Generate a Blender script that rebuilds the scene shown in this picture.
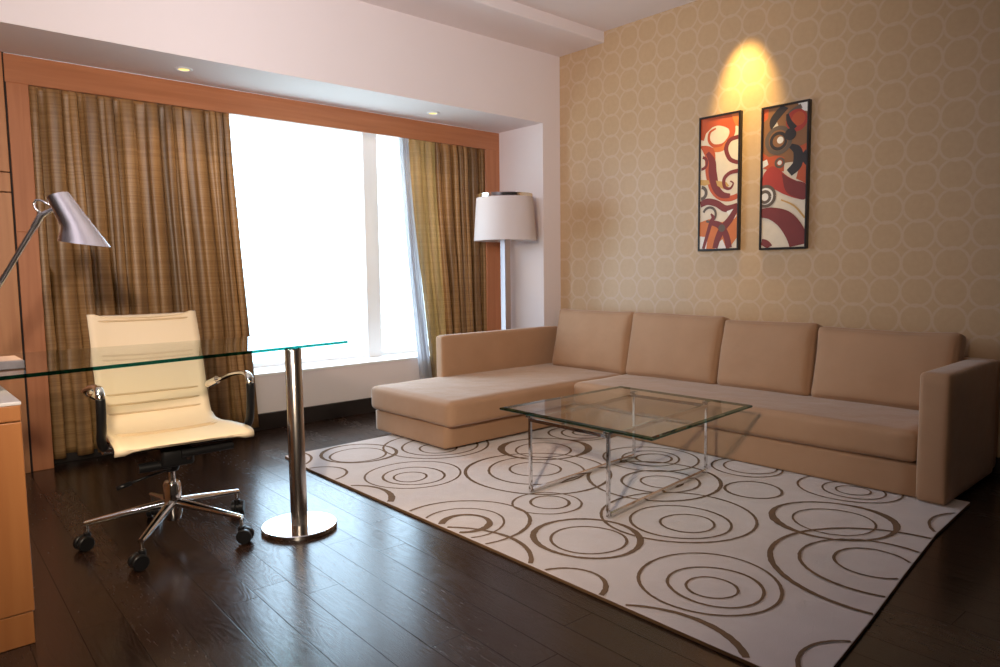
import bpy, bmesh, math, random
from mathutils import Vector, Matrix
from mathutils.noise import noise as pnoise

# ------------------------------------------------------------------ scene reset, camera, light
for o in list(bpy.data.objects):
    bpy.data.objects.remove(o)
S = bpy.context.scene
COL = S.collection
S.view_settings.view_transform = 'Standard'
S.view_settings.look = 'None'
S.view_settings.gamma = 1.0
S.view_settings.use_curve_mapping = False
S.view_settings.exposure = 0.0
S.cycles.use_denoising = True
S.cycles.max_bounces = 12
S.cycles.diffuse_bounces = 6
S.cycles.transparent_max_bounces = 24
S.cycles.caustics_reflective = False
S.cycles.caustics_refractive = False
S.cycles.sample_clamp_indirect = 6.0

cam = bpy.data.cameras.new('camera')
cam.sensor_width = 36.0
cam.lens = 705.249 / 1000 * 36
cam.clip_start = 0.05
camo = bpy.data.objects.new('camera', cam)
COL.objects.link(camo)
_rt = (0.7451361, -0.6668045, -0.0119956)
_dn = (-0.0665459, -0.0564422, -0.9961857)
_fw = (0.6635840, 0.7430922, -0.0864302)
m3 = Matrix((( _rt[0], -_dn[0], -_fw[0]), (_rt[1], -_dn[1], -_fw[1]), (_rt[2], -_dn[2], -_fw[2])))
camo.matrix_world = Matrix.Translation((0, 0, 1.05)) @ m3.to_4x4()
S.camera = camo

SKY = 7.6
w = bpy.data.worlds.new('sky')
S.world = w
w.use_nodes = True
wn = w.node_tree
wn.nodes.clear()
wo = wn.nodes.new('ShaderNodeOutputWorld')
wb = wn.nodes.new('ShaderNodeBackground')
wb.inputs['Strength'].default_value = SKY
wt = wn.nodes.new('ShaderNodeTexCoord')
wsx = wn.nodes.new('ShaderNodeSeparateXYZ')
wr = wn.nodes.new('ShaderNodeValToRGB')
wr.color_ramp.elements[0].position = 0.40
wr.color_ramp.elements[0].color = (0.42, 0.55, 0.60, 1)
wr.color_ramp.elements[1].position = 0.56
wr.color_ramp.elements[1].color = (0.60, 0.79, 1.0, 1)
wm = wn.nodes.new('ShaderNodeMath')
wm.operation = 'MULTIPLY_ADD'
wm.inputs[1].default_value = 0.5
wm.inputs[2].default_value = 0.5
wn.links.new(wt.outputs['Generated'], wsx.inputs[0])
wn.links.new(wsx.outputs['Z'], wm.inputs[0])
wn.links.new(wm.outputs[0], wr.inputs[0])
wn.links.new(wr.outputs[0], wb.inputs['Color'])
wn.links.new(wb.outputs[0], wo.inputs[0])


def light(name, kind, loc, power, color, target=None, size=0.1, spot=60, blend=0.5, shape=None, size_y=None):
    l = bpy.data.lights.new(name, kind)
    l.energy = power
    l.color = color
    if kind == 'AREA':
        l.shape = shape or 'SQUARE'
        l.size = size
        if size_y:
            l.size_y = size_y
    else:
        l.shadow_soft_size = size
    if kind == 'SPOT':
        l.spot_size = math.radians(spot)
        l.spot_blend = blend
    o = bpy.data.objects.new(name, l)
    o.location = loc
    if target is not None:
        d = Vector(target) - Vector(loc)
        o.rotation_euler = d.to_track_quat('-Z', 'Y').to_euler()
    COL.objects.link(o)
    return o


# daylight comes through the window opening (portal only guides the sky's rays)
pl = light('window_daylight_portal', 'AREA', (2.3, 5.06, 1.25), 1, (1, 1, 1), (2.3, 0, 1.25), size=3.5, shape='RECTANGLE', size_y=1.95)
pl.data.cycles.is_portal = True
WARM = (1.0, 0.72, 0.42)
# lamp near the camera, then two added fills brightening ceiling and upper wall
light('standing_lamp', 'SPOT', (-0.02, 0.66, 1.47), 255, (1.0, 0.81, 0.61), (1.75, 3.2, 1.20), size=0.06, spot=117, blend=1.0)
light('ceiling_fill_light', 'SPOT', (-0.2, 1.3, 1.85), 175, (0.90, 0.91, 1.0), (2.95, 3.68, 2.72), size=0.25, spot=75, blend=1.0)
light('ceiling_fill_light', 'AREA', (-0.6, 1.6, 1.9), 22, (0.95, 0.92, 1.0), (0.3, 3.2, 3.1), size=0.5)
# picture lamp over the paintings, downlights over the curtains
light('picture_spot', 'SPOT', (3.93, 2.37, 2.79), 140, (1.0, 0.67, 0.19), (4.233, 2.372, 2.10), size=0.03, spot=43, blend=1.0)
for px_, py_ in ((1.412, 4.234), (3.161, 4.245)):
    light('window_downlight', 'SPOT', (px_, py_, 2.19), 14, WARM, (px_ + 0.02, py_ + 0.14, 0), size=0.03, spot=110, blend=1.0)
light('desk_lamp_bulb', 'SPOT', (0.527, 2.728, 1.235), 22, (1.0, 0.70, 0.36), (0.80, 2.98, 0.45), size=0.03, spot=125, blend=0.6)

rnd = random.Random(7)

# ------------------------------------------------------------------ materials
def new_mat(name):
    m = bpy.data.materials.new(name)
    m.use_nodes = True
    nt = m.node_tree
    bs = nt.nodes['Principled BSDF']
    return m, nt, bs


def N(nt, t, **kw):
    n = nt.nodes.new('ShaderNode' + t)
    for k, v in kw.items():
        setattr(n, k, v)
    return n


def mth(nt, op, a, b=None, c=None, clamp=False):
    n = nt.nodes.new('ShaderNodeMath')
    n.operation = op
    n.use_clamp = clamp
    for i, v in enumerate((a, b, c)):
        if v is None:
            continue
        if isinstance(v, (int, float)):
            n.inputs[i].default_value = v
        else:
            nt.links.new(v, n.inputs[i])
    return n.outputs[0]


def mixc(nt, fac, a, b):
    n = nt.nodes.new('ShaderNodeMix')
    n.data_type = 'RGBA'
    for s, v in ((n.inputs[0], fac), (n.inputs[6], a), (n.inputs[7], b)):
        if isinstance(v, (int, float)):
            s.default_value = v
        elif isinstance(v, tuple):
            s.default_value = (*v[:3], 1)
        else:
            nt.links.new(v, s)
    return n.outputs[2]


def bump(nt, bs, h, strength=0.2, dist=0.01):
    b = nt.nodes.new('ShaderNodeBump')
    b.inputs['Strength'].default_value = strength
    b.inputs['Distance'].default_value = dist
    nt.links.new(h, b.inputs['Height'])
    nt.links.new(b.outputs[0], bs.inputs['Normal'])


def simple(name, col, rough=0.5, metal=0.0, spec=0.5, noise=0.0, nscale=30, bmp=0.0, sheen=0.0):
    m, nt, bs = new_mat(name)
    bs.inputs['Base Color'].default_value = (*col, 1)
    bs.inputs['Roughness'].default_value = rough
    bs.inputs['Metallic'].default_value = metal
    bs.inputs['Specular IOR Level'].default_value = spec
    if sheen:
        bs.inputs['Sheen Weight'].default_value = sheen
        bs.inputs['Sheen Roughness'].default_value = 0.5
    if noise or bmp:
        tc = N(nt, 'TexCoord')
        nz = N(nt, 'TexNoise')
        nz.inputs['Scale'].default_value = nscale
        nz.inputs['Detail'].default_value = 4
        nt.links.new(tc.outputs['Object'], nz.inputs['Vector'])
        if noise:
            c = mixc(nt, nz.outputs[0], tuple(x * (1 - noise) for x in col), tuple(min(1, x * (1 + noise)) for x in col))
            nt.links.new(c, bs.inputs['Base Color'])
        if bmp:
            bump(nt, bs, nz.outputs[0], bmp)
    return m


M = {}
M['wall'] = simple('white_wall_paint', (0.83, 0.76, 0.77), 0.85, noise=0.015, nscale=3)
M['ceiling'] = simple('ceiling_paint', (0.83, 0.76, 0.77), 0.9, noise=0.015, nscale=3)
M['white'] = simple('white_window_paint', (0.90, 0.90, 0.92), 0.5)
M['sill'] = simple('window_sill_stone', (0.85, 0.83, 0.82), 0.35, noise=0.03, nscale=20)
M['rear'] = simple('rear_wall_paint', (0.17, 0.12, 0.09), 0.9, noise=0.03, nscale=3)
M['dark_base'] = simple('dark_skirting', (0.018, 0.012, 0.011), 0.45, noise=0.2, nscale=12)
M['chrome'] = simple('chrome', (0.80, 0.79, 0.78), 0.10, 1.0)
M['steel'] = simple('brushed_steel', (0.62, 0.58, 0.55), 0.22, 1.0)
M['mirror_steel'] = simple('polished_steel', (0.86, 0.86, 0.86), 0.06, 1.0)
M['alu'] = simple('satin_aluminium', (0.66, 0.63, 0.65), 0.25, 1.0)
M['black'] = simple('black_plastic', (0.008, 0.008, 0.009), 0.35, spec=0.35)
M['black_frame'] = simple('black_lacquer', (0.012, 0.008, 0.008), 0.35)
M['dark_gap'] = simple('dark_reveal', (0.02, 0.012, 0.01), 0.8)
M['tray_top'] = simple('pale_tray_top', (0.42, 0.31, 0.27), 0.5)
M['tray_side'] = simple('tarnished_silver', (0.22, 0.21, 0.24), 0.35, 0.8, noise=0.4, nscale=25)
M['pole'] = simple('lamp_pole_metal', (0.52, 0.47, 0.50), 0.3, 0.75)
M['cab_top'] = simple('pale_cabinet_top', (0.62, 0.60, 0.62), 0.25, noise=0.05, nscale=8)  # pale, faintly mottled colour for the cabinet's top

# upholstery
def upholstery():
    m, nt, bs = new_mat('beige_upholstery')
    tc = N(nt, 'TexCoord')
    nz = N(nt, 'TexNoise')
    nz.inputs['Scale'].default_value = 5
    nz.inputs['Detail'].default_value = 5
    nt.links.new(tc.outputs['Object'], nz.inputs['Vector'])
    c = mixc(nt, nz.outputs[0], (0.40, 0.235, 0.135), (0.49, 0.30, 0.18))
    nt.links.new(c, bs.inputs['Base Color'])
    bs.inputs['Roughness'].default_value = 0.85
    bs.inputs['Sheen Weight'].default_value = 0.36
    bs.inputs['Sheen Roughness'].default_value = 0.35
    bs.inputs['Sheen Tint'].default_value = (0.95, 0.97, 1.0, 1)
    n2 = N(nt, 'TexNoise')
    n2.inputs['Scale'].default_value = 350
    nt.links.new(tc.outputs['Object'], n2.inputs['Vector'])
    n3 = N(nt, 'TexNoise')
    n3.inputs['Scale'].default_value = 7
    nt.links.new(tc.outputs['Object'], n3.inputs['Vector'])
    h = mth(nt, 'ADD', mth(nt, 'MULTIPLY', n2.outputs[0], 0.06), n3.outputs[0])
    bump(nt, bs, h, 0.25, 0.03)
    return m
M['sofa'] = upholstery()

# wood with a fine vertical grain
def wood(name, ca, cb, axis='Z', rough=0.42, scale=6):
    m, nt, bs = new_mat(name)
    tc = N(nt, 'TexCoord')
    mp = N(nt, 'Mapping')
    sc = [scale * 5, scale * 5, scale * 5]
    sc['XYZ'.index(axis)] = scale * 0.25
    mp.inputs['Scale'].default_value = sc
    nt.links.new(tc.outputs['Object'], mp.inputs['Vector'])
    nz = N(nt, 'TexNoise')
    nz.inputs['Scale'].default_value = 1.0
    nz.inputs['Detail'].default_value = 6
    nz.inputs['Distortion'].default_value = 0.4
    nt.links.new(mp.outputs[0], nz.inputs['Vector'])
    rp = N(nt, 'ValToRGB')
    rp.color_ramp.elements[0].position = 0.3
    rp.color_ramp.elements[0].color = (*ca, 1)
    rp.color_ramp.elements[1].position = 0.7
    rp.color_ramp.elements[1].color = (*cb, 1)
    nt.links.new(nz.outputs[0], rp.inputs[0])
    nt.links.new(rp.outputs[0], bs.inputs['Base Color'])
    bs.inputs['Roughness'].default_value = rough
    bump(nt, bs, nz.outputs[0], 0.04, 0.004)
    return m
M['wood_frame'] = wood('red_brown_veneer', (0.40, 0.145, 0.06), (0.50, 0.20, 0.09), 'X')
M['wood_frame_v'] = wood('red_brown_veneer_upright', (0.40, 0.145, 0.06), (0.50, 0.20, 0.09), 'Z')
M['wood_panel'] = wood('wall_panel_veneer', (0.45, 0.19, 0.08), (0.54, 0.25, 0.11), 'Z')
M['wood_cab'] = wood('cabinet_veneer', (0.31, 0.115, 0.036), (0.37, 0.150, 0.050), 'Z', 0.38)

# wallpaper with a grid of touching circles
def wallpaper():
    m, nt, bs = new_mat('circle_wallpaper')
    tc = N(nt, 'TexCoord')
    sx = N(nt, 'SeparateXYZ')
    nt.links.new(tc.outputs['Object'], sx.inputs[0])
    cw, ch, r, wd = 0.1625, 0.1520, 0.0805, 0.0095
    u = mth(nt, 'MULTIPLY', mth(nt, 'SUBTRACT', mth(nt, 'FRACT', mth(nt, 'ADD', mth(nt, 'DIVIDE', mth(nt, 'SUBTRACT', sx.outputs['Y'], 1.836), cw), 100.5)), 0.5), cw)
    v = mth(nt, 'MULTIPLY', mth(nt, 'SUBTRACT', mth(nt, 'FRACT', mth(nt, 'ADD', mth(nt, 'DIVIDE', mth(nt, 'SUBTRACT', sx.outputs['Z'], 2.287), ch), 100.5)), 0.5), ch)
    nz = N(nt, 'TexNoise')
    nz.inputs['Scale'].default_value = 40
    nt.links.new(tc.outputs['Object'], nz.inputs['Vector'])
    u2 = mth(nt, 'MULTIPLY', u, u)
    best = None
    for dv in (0.0, ch, -ch):
        vv = mth(nt, 'ADD', v, dv)
        d = mth(nt, 'SQRT', mth(nt, 'ADD', u2, mth(nt, 'MULTIPLY', vv, vv)))
        d = mth(nt, 'ABSOLUTE', mth(nt, 'SUBTRACT', d, r))
        k = mth(nt, 'SUBTRACT', 1.0, mth(nt, 'SMOOTHSTEP', d, wd * 0.45, wd)) if False else mth(nt, 'MULTIPLY', mth(nt, 'SUBTRACT', wd, d), 1.0 / (wd * 0.6), clamp=True)
        best = k if best is None else mth(nt, 'MAXIMUM', best, k)
    n2 = N(nt, 'TexNoise')
    n2.inputs['Scale'].default_value = 130
    nt.links.new(tc.outputs['Object'], n2.inputs['Vector'])
    fac = mth(nt, 'MULTIPLY', best, mth(nt, 'ADD', mth(nt, 'MULTIPLY', n2.outputs[0], 0.5), 0.22))
    base = mixc(nt, nz.outputs[0], (0.50, 0.33, 0.185), (0.56, 0.38, 0.22))
    c = mixc(nt, fac, base, (0.62, 0.47, 0.34))
    nt.links.new(c, bs.inputs['Base Color'])
    bs.inputs['Roughness'].default_value = 0.45
    bs.inputs['Specular IOR Level'].default_value = 0.6
    bump(nt, bs, mth(nt, 'ADD', mth(nt, 'MULTIPLY', n2.outputs[0], 0.3), fac), 0.06, 0.002)
    return m
M['wallpaper'] = wallpaper()

# dark plank floor
def floor_mat():
    m, nt, bs = new_mat('dark_oak_planks')
    tc = N(nt, 'TexCoord')
    mp = N(nt, 'Mapping')
    mp.inputs['Rotation'].default_value = (0, 0, math.radians(1.6))
    nt.links.new(tc.outputs['Object'], mp.inputs['Vector'])
    sx = N(nt, 'SeparateXYZ')
    nt.links.new(mp.outputs[0], sx.inputs[0])
    W, L = 0.1225, 1.15
    xr = mth(nt, 'DIVIDE', mth(nt, 'ADD', sx.outputs['X'], 10.0 - 0.045), W)
    row = mth(nt, 'FLOOR', xr)
    fx = mth(nt, 'FRACT', xr)
    wn1 = N(nt, 'TexWhiteNoise', noise_dimensions='1D')
    nt.links.new(row, wn1.inputs['W'])
    yr = mth(nt, 'DIVIDE', mth(nt, 'ADD', mth(nt, 'ADD', sx.outputs['Y'], 20.0), mth(nt, 'MULTIPLY', wn1.outputs['Value'], L * 3)), L)
    cell = mth(nt, 'FLOOR', yr)
    fy = mth(nt, 'FRACT', yr)
    pid = mth(nt, 'ADD', mth(nt, 'MULTIPLY', row, 17.31), mth(nt, 'MULTIPLY', cell, 5.17))
    wn2 = N(nt, 'TexWhiteNoise', noise_dimensions='1D')
    nt.links.new(pid, wn2.inputs['W'])
    ex = mth(nt, 'MULTIPLY', mth(nt, 'MINIMUM', fx, mth(nt, 'SUBTRACT', 1.0, fx)), W)
    ey = mth(nt, 'MULTIPLY', mth(nt, 'MINIMUM', fy, mth(nt, 'SUBTRACT', 1.0, fy)), L)
    e = mth(nt, 'MINIMUM', ex, ey)
    gap = mth(nt, 'SUBTRACT', 1.0, mth(nt, 'DIVIDE', e, 0.0022, clamp=True))
    # grain, shifted per plank
    cv = N(nt, 'CombineXYZ')
    nt.links.new(mth(nt, 'ADD', sx.outputs['X'], mth(nt, 'MULTIPLY', wn2.outputs['Value'], 7.0)), cv.inputs[0])
    nt.links.new(mth(nt, 'ADD', mth(nt, 'MULTIPLY', sx.outputs['Y'], 0.16), mth(nt, 'MULTIPLY', wn2.outputs['Value'], 31.0)), cv.inputs[1])
    nz = N(nt, 'TexNoise')
    nz.inputs['Scale'].default_value = 9
    nz.inputs['Detail'].default_value = 2
    nz.inputs['Distortion'].default_value = 0.3
    nt.links.new(cv.outputs[0], nz.inputs['Vector'])
    rings = mth(nt, 'SINE', mth(nt, 'MULTIPLY', nz.outputs[0], 120.0))
    n2 = N(nt, 'TexNoise')
    n2.inputs['Scale'].default_value = 120
    n2.inputs['Detail'].default_value = 3
    nt.links.new(cv.outputs[0], n2.inputs['Vector'])
    g = mth(nt, 'ADD', mth(nt, 'MULTIPLY', rings, 0.22), n2.outputs[0])
    c1 = mixc(nt, wn2.outputs['Value'], (0.008, 0.0045, 0.0035), (0.022, 0.010, 0.006))
    c2 = mixc(nt, mth(nt, 'MULTIPLY', g, 0.55, clamp=True), c1, (0.034, 0.016, 0.010))
    c3 = mixc(nt, gap, c2, (0.004, 0.003, 0.003))
    nt.links.new(c3, bs.inputs['Base Color'])
    rough = mth(nt, 'ADD', mth(nt, 'ADD', mth(nt, 'MULTIPLY', g, 0.10), 0.15), mth(nt, 'MULTIPLY', wn2.outputs['Value'], 0.06))
    nt.links.new(rough, bs.inputs['Roughness'])
    nt.links.new(mth(nt, 'MULTIPLY', mth(nt, 'SUBTRACT', 1.0, gap), 0.62), bs.inputs['Specular IOR Level'])
    h = mth(nt, 'SUBTRACT', mth(nt, 'MULTIPLY', g, 0.10), mth(nt, 'MULTIPLY', gap, 0.12))
    bump(nt, bs, h, 0.35, 0.004)
    return m
M['floor'] = floor_mat()

# rug pile
def rug_mat(name, ca, cb, b=0.35, sheen=0.6):
    m, nt, bs = new_mat(name)
    tc = N(nt, 'TexCoord')
    nz = N(nt, 'TexNoise')
    nz.inputs['Scale'].default_value = 9
    nz.inputs['Detail'].default_value = 6
    nt.links.new(tc.outputs['Object'], nz.inputs['Vector'])
    c = mixc(nt, nz.outputs[0], ca, cb)
    nt.links.new(c, bs.inputs['Base Color'])
    bs.inputs['Roughness'].default_value = 0.95
    bs.inputs['Specular IOR Level'].default_value = 0.1
    bs.inputs['Sheen Weight'].default_value = sheen
    bs.inputs['Sheen Tint'].default_value = (0.95, 0.97, 1.0, 1)
    n2 = N(nt, 'TexNoise')
    n2.inputs['Scale'].default_value = 300
    n2.inputs['Detail'].default_value = 2
    nt.links.new(tc.outputs['Object'], n2.inputs['Vector'])
    h = mth(nt, 'ADD', mth(nt, 'MULTIPLY', nz.outputs[0], 1.5), mth(nt, 'MULTIPLY', n2.outputs[0], 0.5))
    bump(nt, bs, h, b, 0.01)
    return m
M['rug'] = rug_mat('cream_wool_pile', (0.57, 0.48, 0.45), (0.68, 0.58, 0.55))
M['rug_ring'] = rug_mat('brown_wool_pile', (0.15, 0.082, 0.040), (0.21, 0.122, 0.062), 0.35, 0.1)

# curtain silk with fine weft bands
def curtain_mat(name, ca, cb, trans, tcol, rough=0.5, dark=(0.06, 0.03, 0.015)):
    m, nt, bs = new_mat(name)
    tc = N(nt, 'TexCoord')
    mp = N(nt, 'Mapping')
    mp.inputs['Scale'].default_value = (1.2, 1.2, 130)
    nt.links.new(tc.outputs['Object'], mp.inputs['Vector'])
    nz = N(nt, 'TexNoise')
    nz.inputs['Scale'].default_value = 1
    nz.inputs['Detail'].default_value = 1
    nt.links.new(mp.outputs[0], nz.inputs['Vector'])
    rp = N(nt, 'ValToRGB')
    rp.color_ramp.elements[0].position = 0.38
    rp.color_ramp.elements[0].color = (*ca, 1)
    rp.color_ramp.elements[1].position = 0.62
    rp.color_ramp.elements[1].color = (*cb, 1)
    nt.links.new(nz.outputs[0], rp.inputs[0])
    mp2 = N(nt, 'Mapping')
    mp2.inputs['Scale'].default_value = (16, 2, 0.25)
    nt.links.new(tc.outputs['Object'], mp2.inputs['Vector'])
    nv = N(nt, 'TexNoise')
    nv.inputs['Scale'].default_value = 1
    nv.inputs['Detail'].default_value = 2
    nt.links.new(mp2.outputs[0], nv.inputs['Vector'])
    vs = mth(nt, 'MULTIPLY', mth(nt, 'SUBTRACT', nv.outputs[0], 0.38), 4.0, clamp=True)
    cc = mixc(nt, vs, mixc(nt, 0.6, rp.outputs[0], dark), rp.outputs[0])
    nt.links.new(cc, bs.inputs['Base Color'])
    bs.inputs['Roughness'].default_value = rough
    bs.inputs['Specular IOR Level'].default_value = 0.45
    bump(nt, bs, nz.outputs[0], 0.1, 0.003)
    tr = N(nt, 'BsdfTranslucent')
    tr.inputs[0].default_value = (*tcol, 1)
    mx = N(nt, 'MixShader')
    mx.inputs[0].default_value = trans
    out = nt.nodes['Material Output']
    nt.links.new(bs.outputs[0], mx.inputs[1])
    nt.links.new(tr.outputs[0], mx.inputs[2])
    nt.links.new(mx.outputs[0], out.inputs[0])
    return m
M['curtain'] = curtain_mat('bronze_silk', (0.33, 0.175, 0.066), (0.43, 0.245, 0.098), 0.06, (0.6, 0.36, 0.13), 0.40)
M['lining'] = curtain_mat('pale_gold_silk', (0.50, 0.36, 0.20), (0.62, 0.46, 0.26), 0.30, (0.75, 0.55, 0.28))
M['sheer'] = curtain_mat('white_voile', (0.70, 0.70, 0.72), (0.78, 0.78, 0.80), 0.78, (0.85, 0.85, 0.87), 0.8, (0.5, 0.5, 0.52))

# glass: plane-parallel panes let light straight through, tinted, with a Fresnel sheen on top
def glass_mat(name, tint, gloss=True, base=0.04, edge=None):
    m = bpy.data.materials.new(name)
    m.use_nodes = True
    nt = m.node_tree
    nt.nodes.clear()
    out = N(nt, 'OutputMaterial')
    tr = N(nt, 'BsdfTransparent')
    tr.inputs[0].default_value = (*tint, 1)
    if not gloss:
        nt.links.new(tr.outputs[0], out.inputs[0])
        return m
    gl = N(nt, 'BsdfGlossy')
    gl.inputs['Roughness'].default_value = 0.015
    geo = N(nt, 'NewGeometry')
    dt = N(nt, 'VectorMath', operation='DOT_PRODUCT')
    nt.links.new(geo.outputs['Normal'], dt.inputs[0])
    nt.links.new(geo.outputs['Incoming'], dt.inputs[1])
    c = mth(nt, 'ABSOLUTE', dt.outputs['Value'])
    f = mth(nt, 'ADD', mth(nt, 'MULTIPLY', mth(nt, 'POWER', mth(nt, 'SUBTRACT', 1.0, c, clamp=True), 5.0), 1 - base), base)
    mx = N(nt, 'MixShader')
    nt.links.new(f, mx.inputs[0])
    nt.links.new(tr.outputs[0], mx.inputs[1])
    nt.links.new(gl.outputs[0], mx.inputs[2])
    nt.links.new(mx.outputs[0], out.inputs[0])
    return m
M['glass_top'] = glass_mat('glass_upper_face', (0.91, 0.97, 0.94), True, 0.065)
M['glass_bottom'] = glass_mat('glass_lower_face', (0.97, 0.99, 0.98), False)
M['glass_edge'] = glass_mat('glass_green_edge', (0.004, 0.10, 0.09), True, 0.05)
M['glass_edge_dark'] = glass_mat('glass_dark_bevel', (0.05, 0.20, 0.17), True, 0.10)
M['pane'] = glass_mat('window_glass', (0.97, 0.985, 0.98))

# emitters
def emit(name, col, s):
    m = bpy.data.materials.new(name)
    m.use_nodes = True
    nt = m.node_tree
    nt.nodes.clear()
    e = N(nt, 'Emission')
    e.inputs[0].default_value = (*col, 1)
    e.inputs[1].default_value = s
    nt.links.new(e.outputs[0], N(nt, 'OutputMaterial').inputs[0])
    return m
M['bulb'] = emit('warm_bulb', (1.0, 0.70, 0.25), 1.6)

def shade_mat():
    m, nt, bs = new_mat('white_lamp_fabric')
    bs.inputs['Base Color'].default_value = (0.86, 0.80, 0.81, 1)
    bs.inputs['Roughness'].default_value = 0.8
    tr = N(nt, 'BsdfTranslucent')
    tr.inputs[0].default_value = (0.8, 0.74, 0.72, 1)
    mx = N(nt, 'MixShader')
    mx.inputs[0].default_value = 0.35
    nt.links.new(bs.outputs[0], mx.inputs[1])
    nt.links.new(tr.outputs[0], mx.inputs[2])
    nt.links.new(mx.outputs[0], nt.nodes['Material Output'].inputs[0])
    return m
M['shade'] = shade_mat()

def mesh_mat():
    m, nt, bs = new_mat('cream_mesh_fabric')
    bs.inputs['Roughness'].default_value = 0.6
    bs.inputs['Base Color'].default_value = (0.80, 0.66, 0.47, 1)
    tc = N(nt, 'TexCoord')
    ck = N(nt, 'TexNoise')
    ck.inputs['Scale'].default_value = 220
    nt.links.new(tc.outputs['Object'], ck.inputs['Vector'])
    bump(nt, bs, ck.outputs[0], 0.12, 0.003)
    return m
M['mesh'] = mesh_mat()
M['welt'] = simple('cream_welt', (0.60, 0.45, 0.28), 0.6)

# ------------------------------------------------------------------ geometry helpers
KEEP = set()
def finish(name, bm, mats, parent=None, local=False, smooth=False, sharp=None):
    me = bpy.data.meshes.new(name)
    if parent is not None and not local:
        root = parent
        mw = Matrix.Identity(4)
        while root is not None:
            mw = root.matrix_basis @ mw
            root = root.parent
        bmesh.ops.transform(bm, matrix=mw.inverted(), verts=bm.verts)
    bmesh.ops.recalc_face_normals(bm, faces=bm.faces) if id(bm) not in KEEP else KEEP.discard(id(bm))
    bm.to_mesh(me)
    bm.free()
    for m in (mats if isinstance(mats, (list, tuple)) else [mats]):
        me.materials.append(m)
    if smooth:
        me.polygons.foreach_set('use_smooth', [True] * len(me.polygons))
        if sharp:
            try:
                me.set_sharp_from_angle(angle=math.radians(sharp))
            except Exception:
                pass
    o = bpy.data.objects.new(name, me)
    COL.objects.link(o)
    if parent is not None:
        o.parent = parent
    return o


def tag(o, label=None, cat=None, group=None, kind=None):
    if label:
        o['label'] = label
    if cat:
        o['category'] = cat
    if group:
        o['group'] = group
    if kind:
        o['kind'] = kind
    return o


def thing(name, loc, label, cat, group=None, rz=0.0):
    o = bpy.data.objects.new(name, None)
    o.empty_display_size = 0.1
    o.location = loc
    o.rotation_euler = (0, 0, rz)
    COL.objects.link(o)
    return tag(o, label, cat, group)


def box(bm, x0, x1, y0, y1, z0, z1, bev=0.0, seg=2, mi=0):
    before = set(bm.faces)
    vs = [bm.verts.new((x, y, z)) for z in (z0, z1) for y in (y0, y1) for x in (x0, x1)]
    fs = [(0, 2, 3, 1), (4, 5, 7, 6), (0, 1, 5, 4), (2, 6, 7, 3), (0, 4, 6, 2), (1, 3, 7, 5)]
    new = [bm.faces.new([vs[i] for i in f]) for f in fs]
    if bev > 0:
        es = list({e for f in new for e in f.edges})
        bmesh.ops.bevel(bm, geom=es, offset=bev, segments=seg, affect='EDGES', profile=0.5)
    for f in bm.faces:
        if f not in before:
            f.material_index = mi
    return new


def prism(bm, pts, z0, z1, mi_top=0, mi_bot=0, mi_side=0, mi_rest=None):
    b = [bm.verts.new((x, y, z0)) for x, y in pts]
    t = [bm.verts.new((x, y, z1)) for x, y in pts]
    f = bm.faces.new(t)
    f.material_index = mi_top
    f = bm.faces.new(b[::-1])
    f.material_index = mi_bot
    n = len(pts)
    for i in range(n):
        f = bm.faces.new((b[i], b[(i + 1) % n], t[(i + 1) % n], t[i]))
        f.material_index = mi_side if i == 0 or mi_rest is None else mi_rest


def tube(bm, pts, r, seg=12, cap=True, up=None, flat=1.0):
    """sweep a circle (or an ellipse, flat<1) along points; r may be a list"""
    pts = [Vector(p) for p in pts]
    n = len(pts)
    rs = r if isinstance(r, (list, tuple)) else [r] * n
    rings = []
    ref = None
    for i, p in enumerate(pts):
        t = (pts[min(i + 1, n - 1)] - pts[max(i - 1, 0)]).normalized()
        if ref is None:
            ref = Vector(up) if up else (Vector((0, 0, 1)) if abs(t.z) < 0.9 else Vector((1, 0, 0)))
        if up:
            ref = Vector(up)
        a = (ref - t * ref.dot(t)).normalized()
        if not up:
            ref = a
        b = t.cross(a)
        rings.append([bm.verts.new(p + (a * math.cos(2 * math.pi * k / seg) * flat + b * math.sin(2 * math.pi * k / seg)) * rs[i]) for k in range(seg)])
    for i in range(n - 1):
        for k in range(seg):
            bm.faces.new((rings[i][k], rings[i][(k + 1) % seg], rings[i + 1][(k + 1) % seg], rings[i + 1][k]))
    if cap:
        bm.faces.new(rings[0][::-1])
        bm.faces.new(rings[-1])


def bar(bm, pts, wvec, w, t):
    """sweep a flat rectangular bar; wvec is the width direction"""
    pts = [Vector(p) for p in pts]
    n = len(pts)
    wv = Vector(wvec).normalized()
    rings = []
    for i, p in enumerate(pts):
        d = (pts[min(i + 1, n - 1)] - pts[max(i - 1, 0)]).normalized()
        nn = d.cross(wv).normalized()
        rings.append([bm.verts.new(p + wv * a * w / 2 + nn * b * t / 2) for a, b in ((-1, -1), (1, -1), (1, 1), (-1, 1))])
    for i in range(n - 1):
        for k in range(4):
            bm.faces.new((rings[i][k], rings[i][(k + 1) % 4], rings[i + 1][(k + 1) % 4], rings[i + 1][k]))
    bm.faces.new(rings[0][::-1])
    bm.faces.new(rings[-1])


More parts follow.
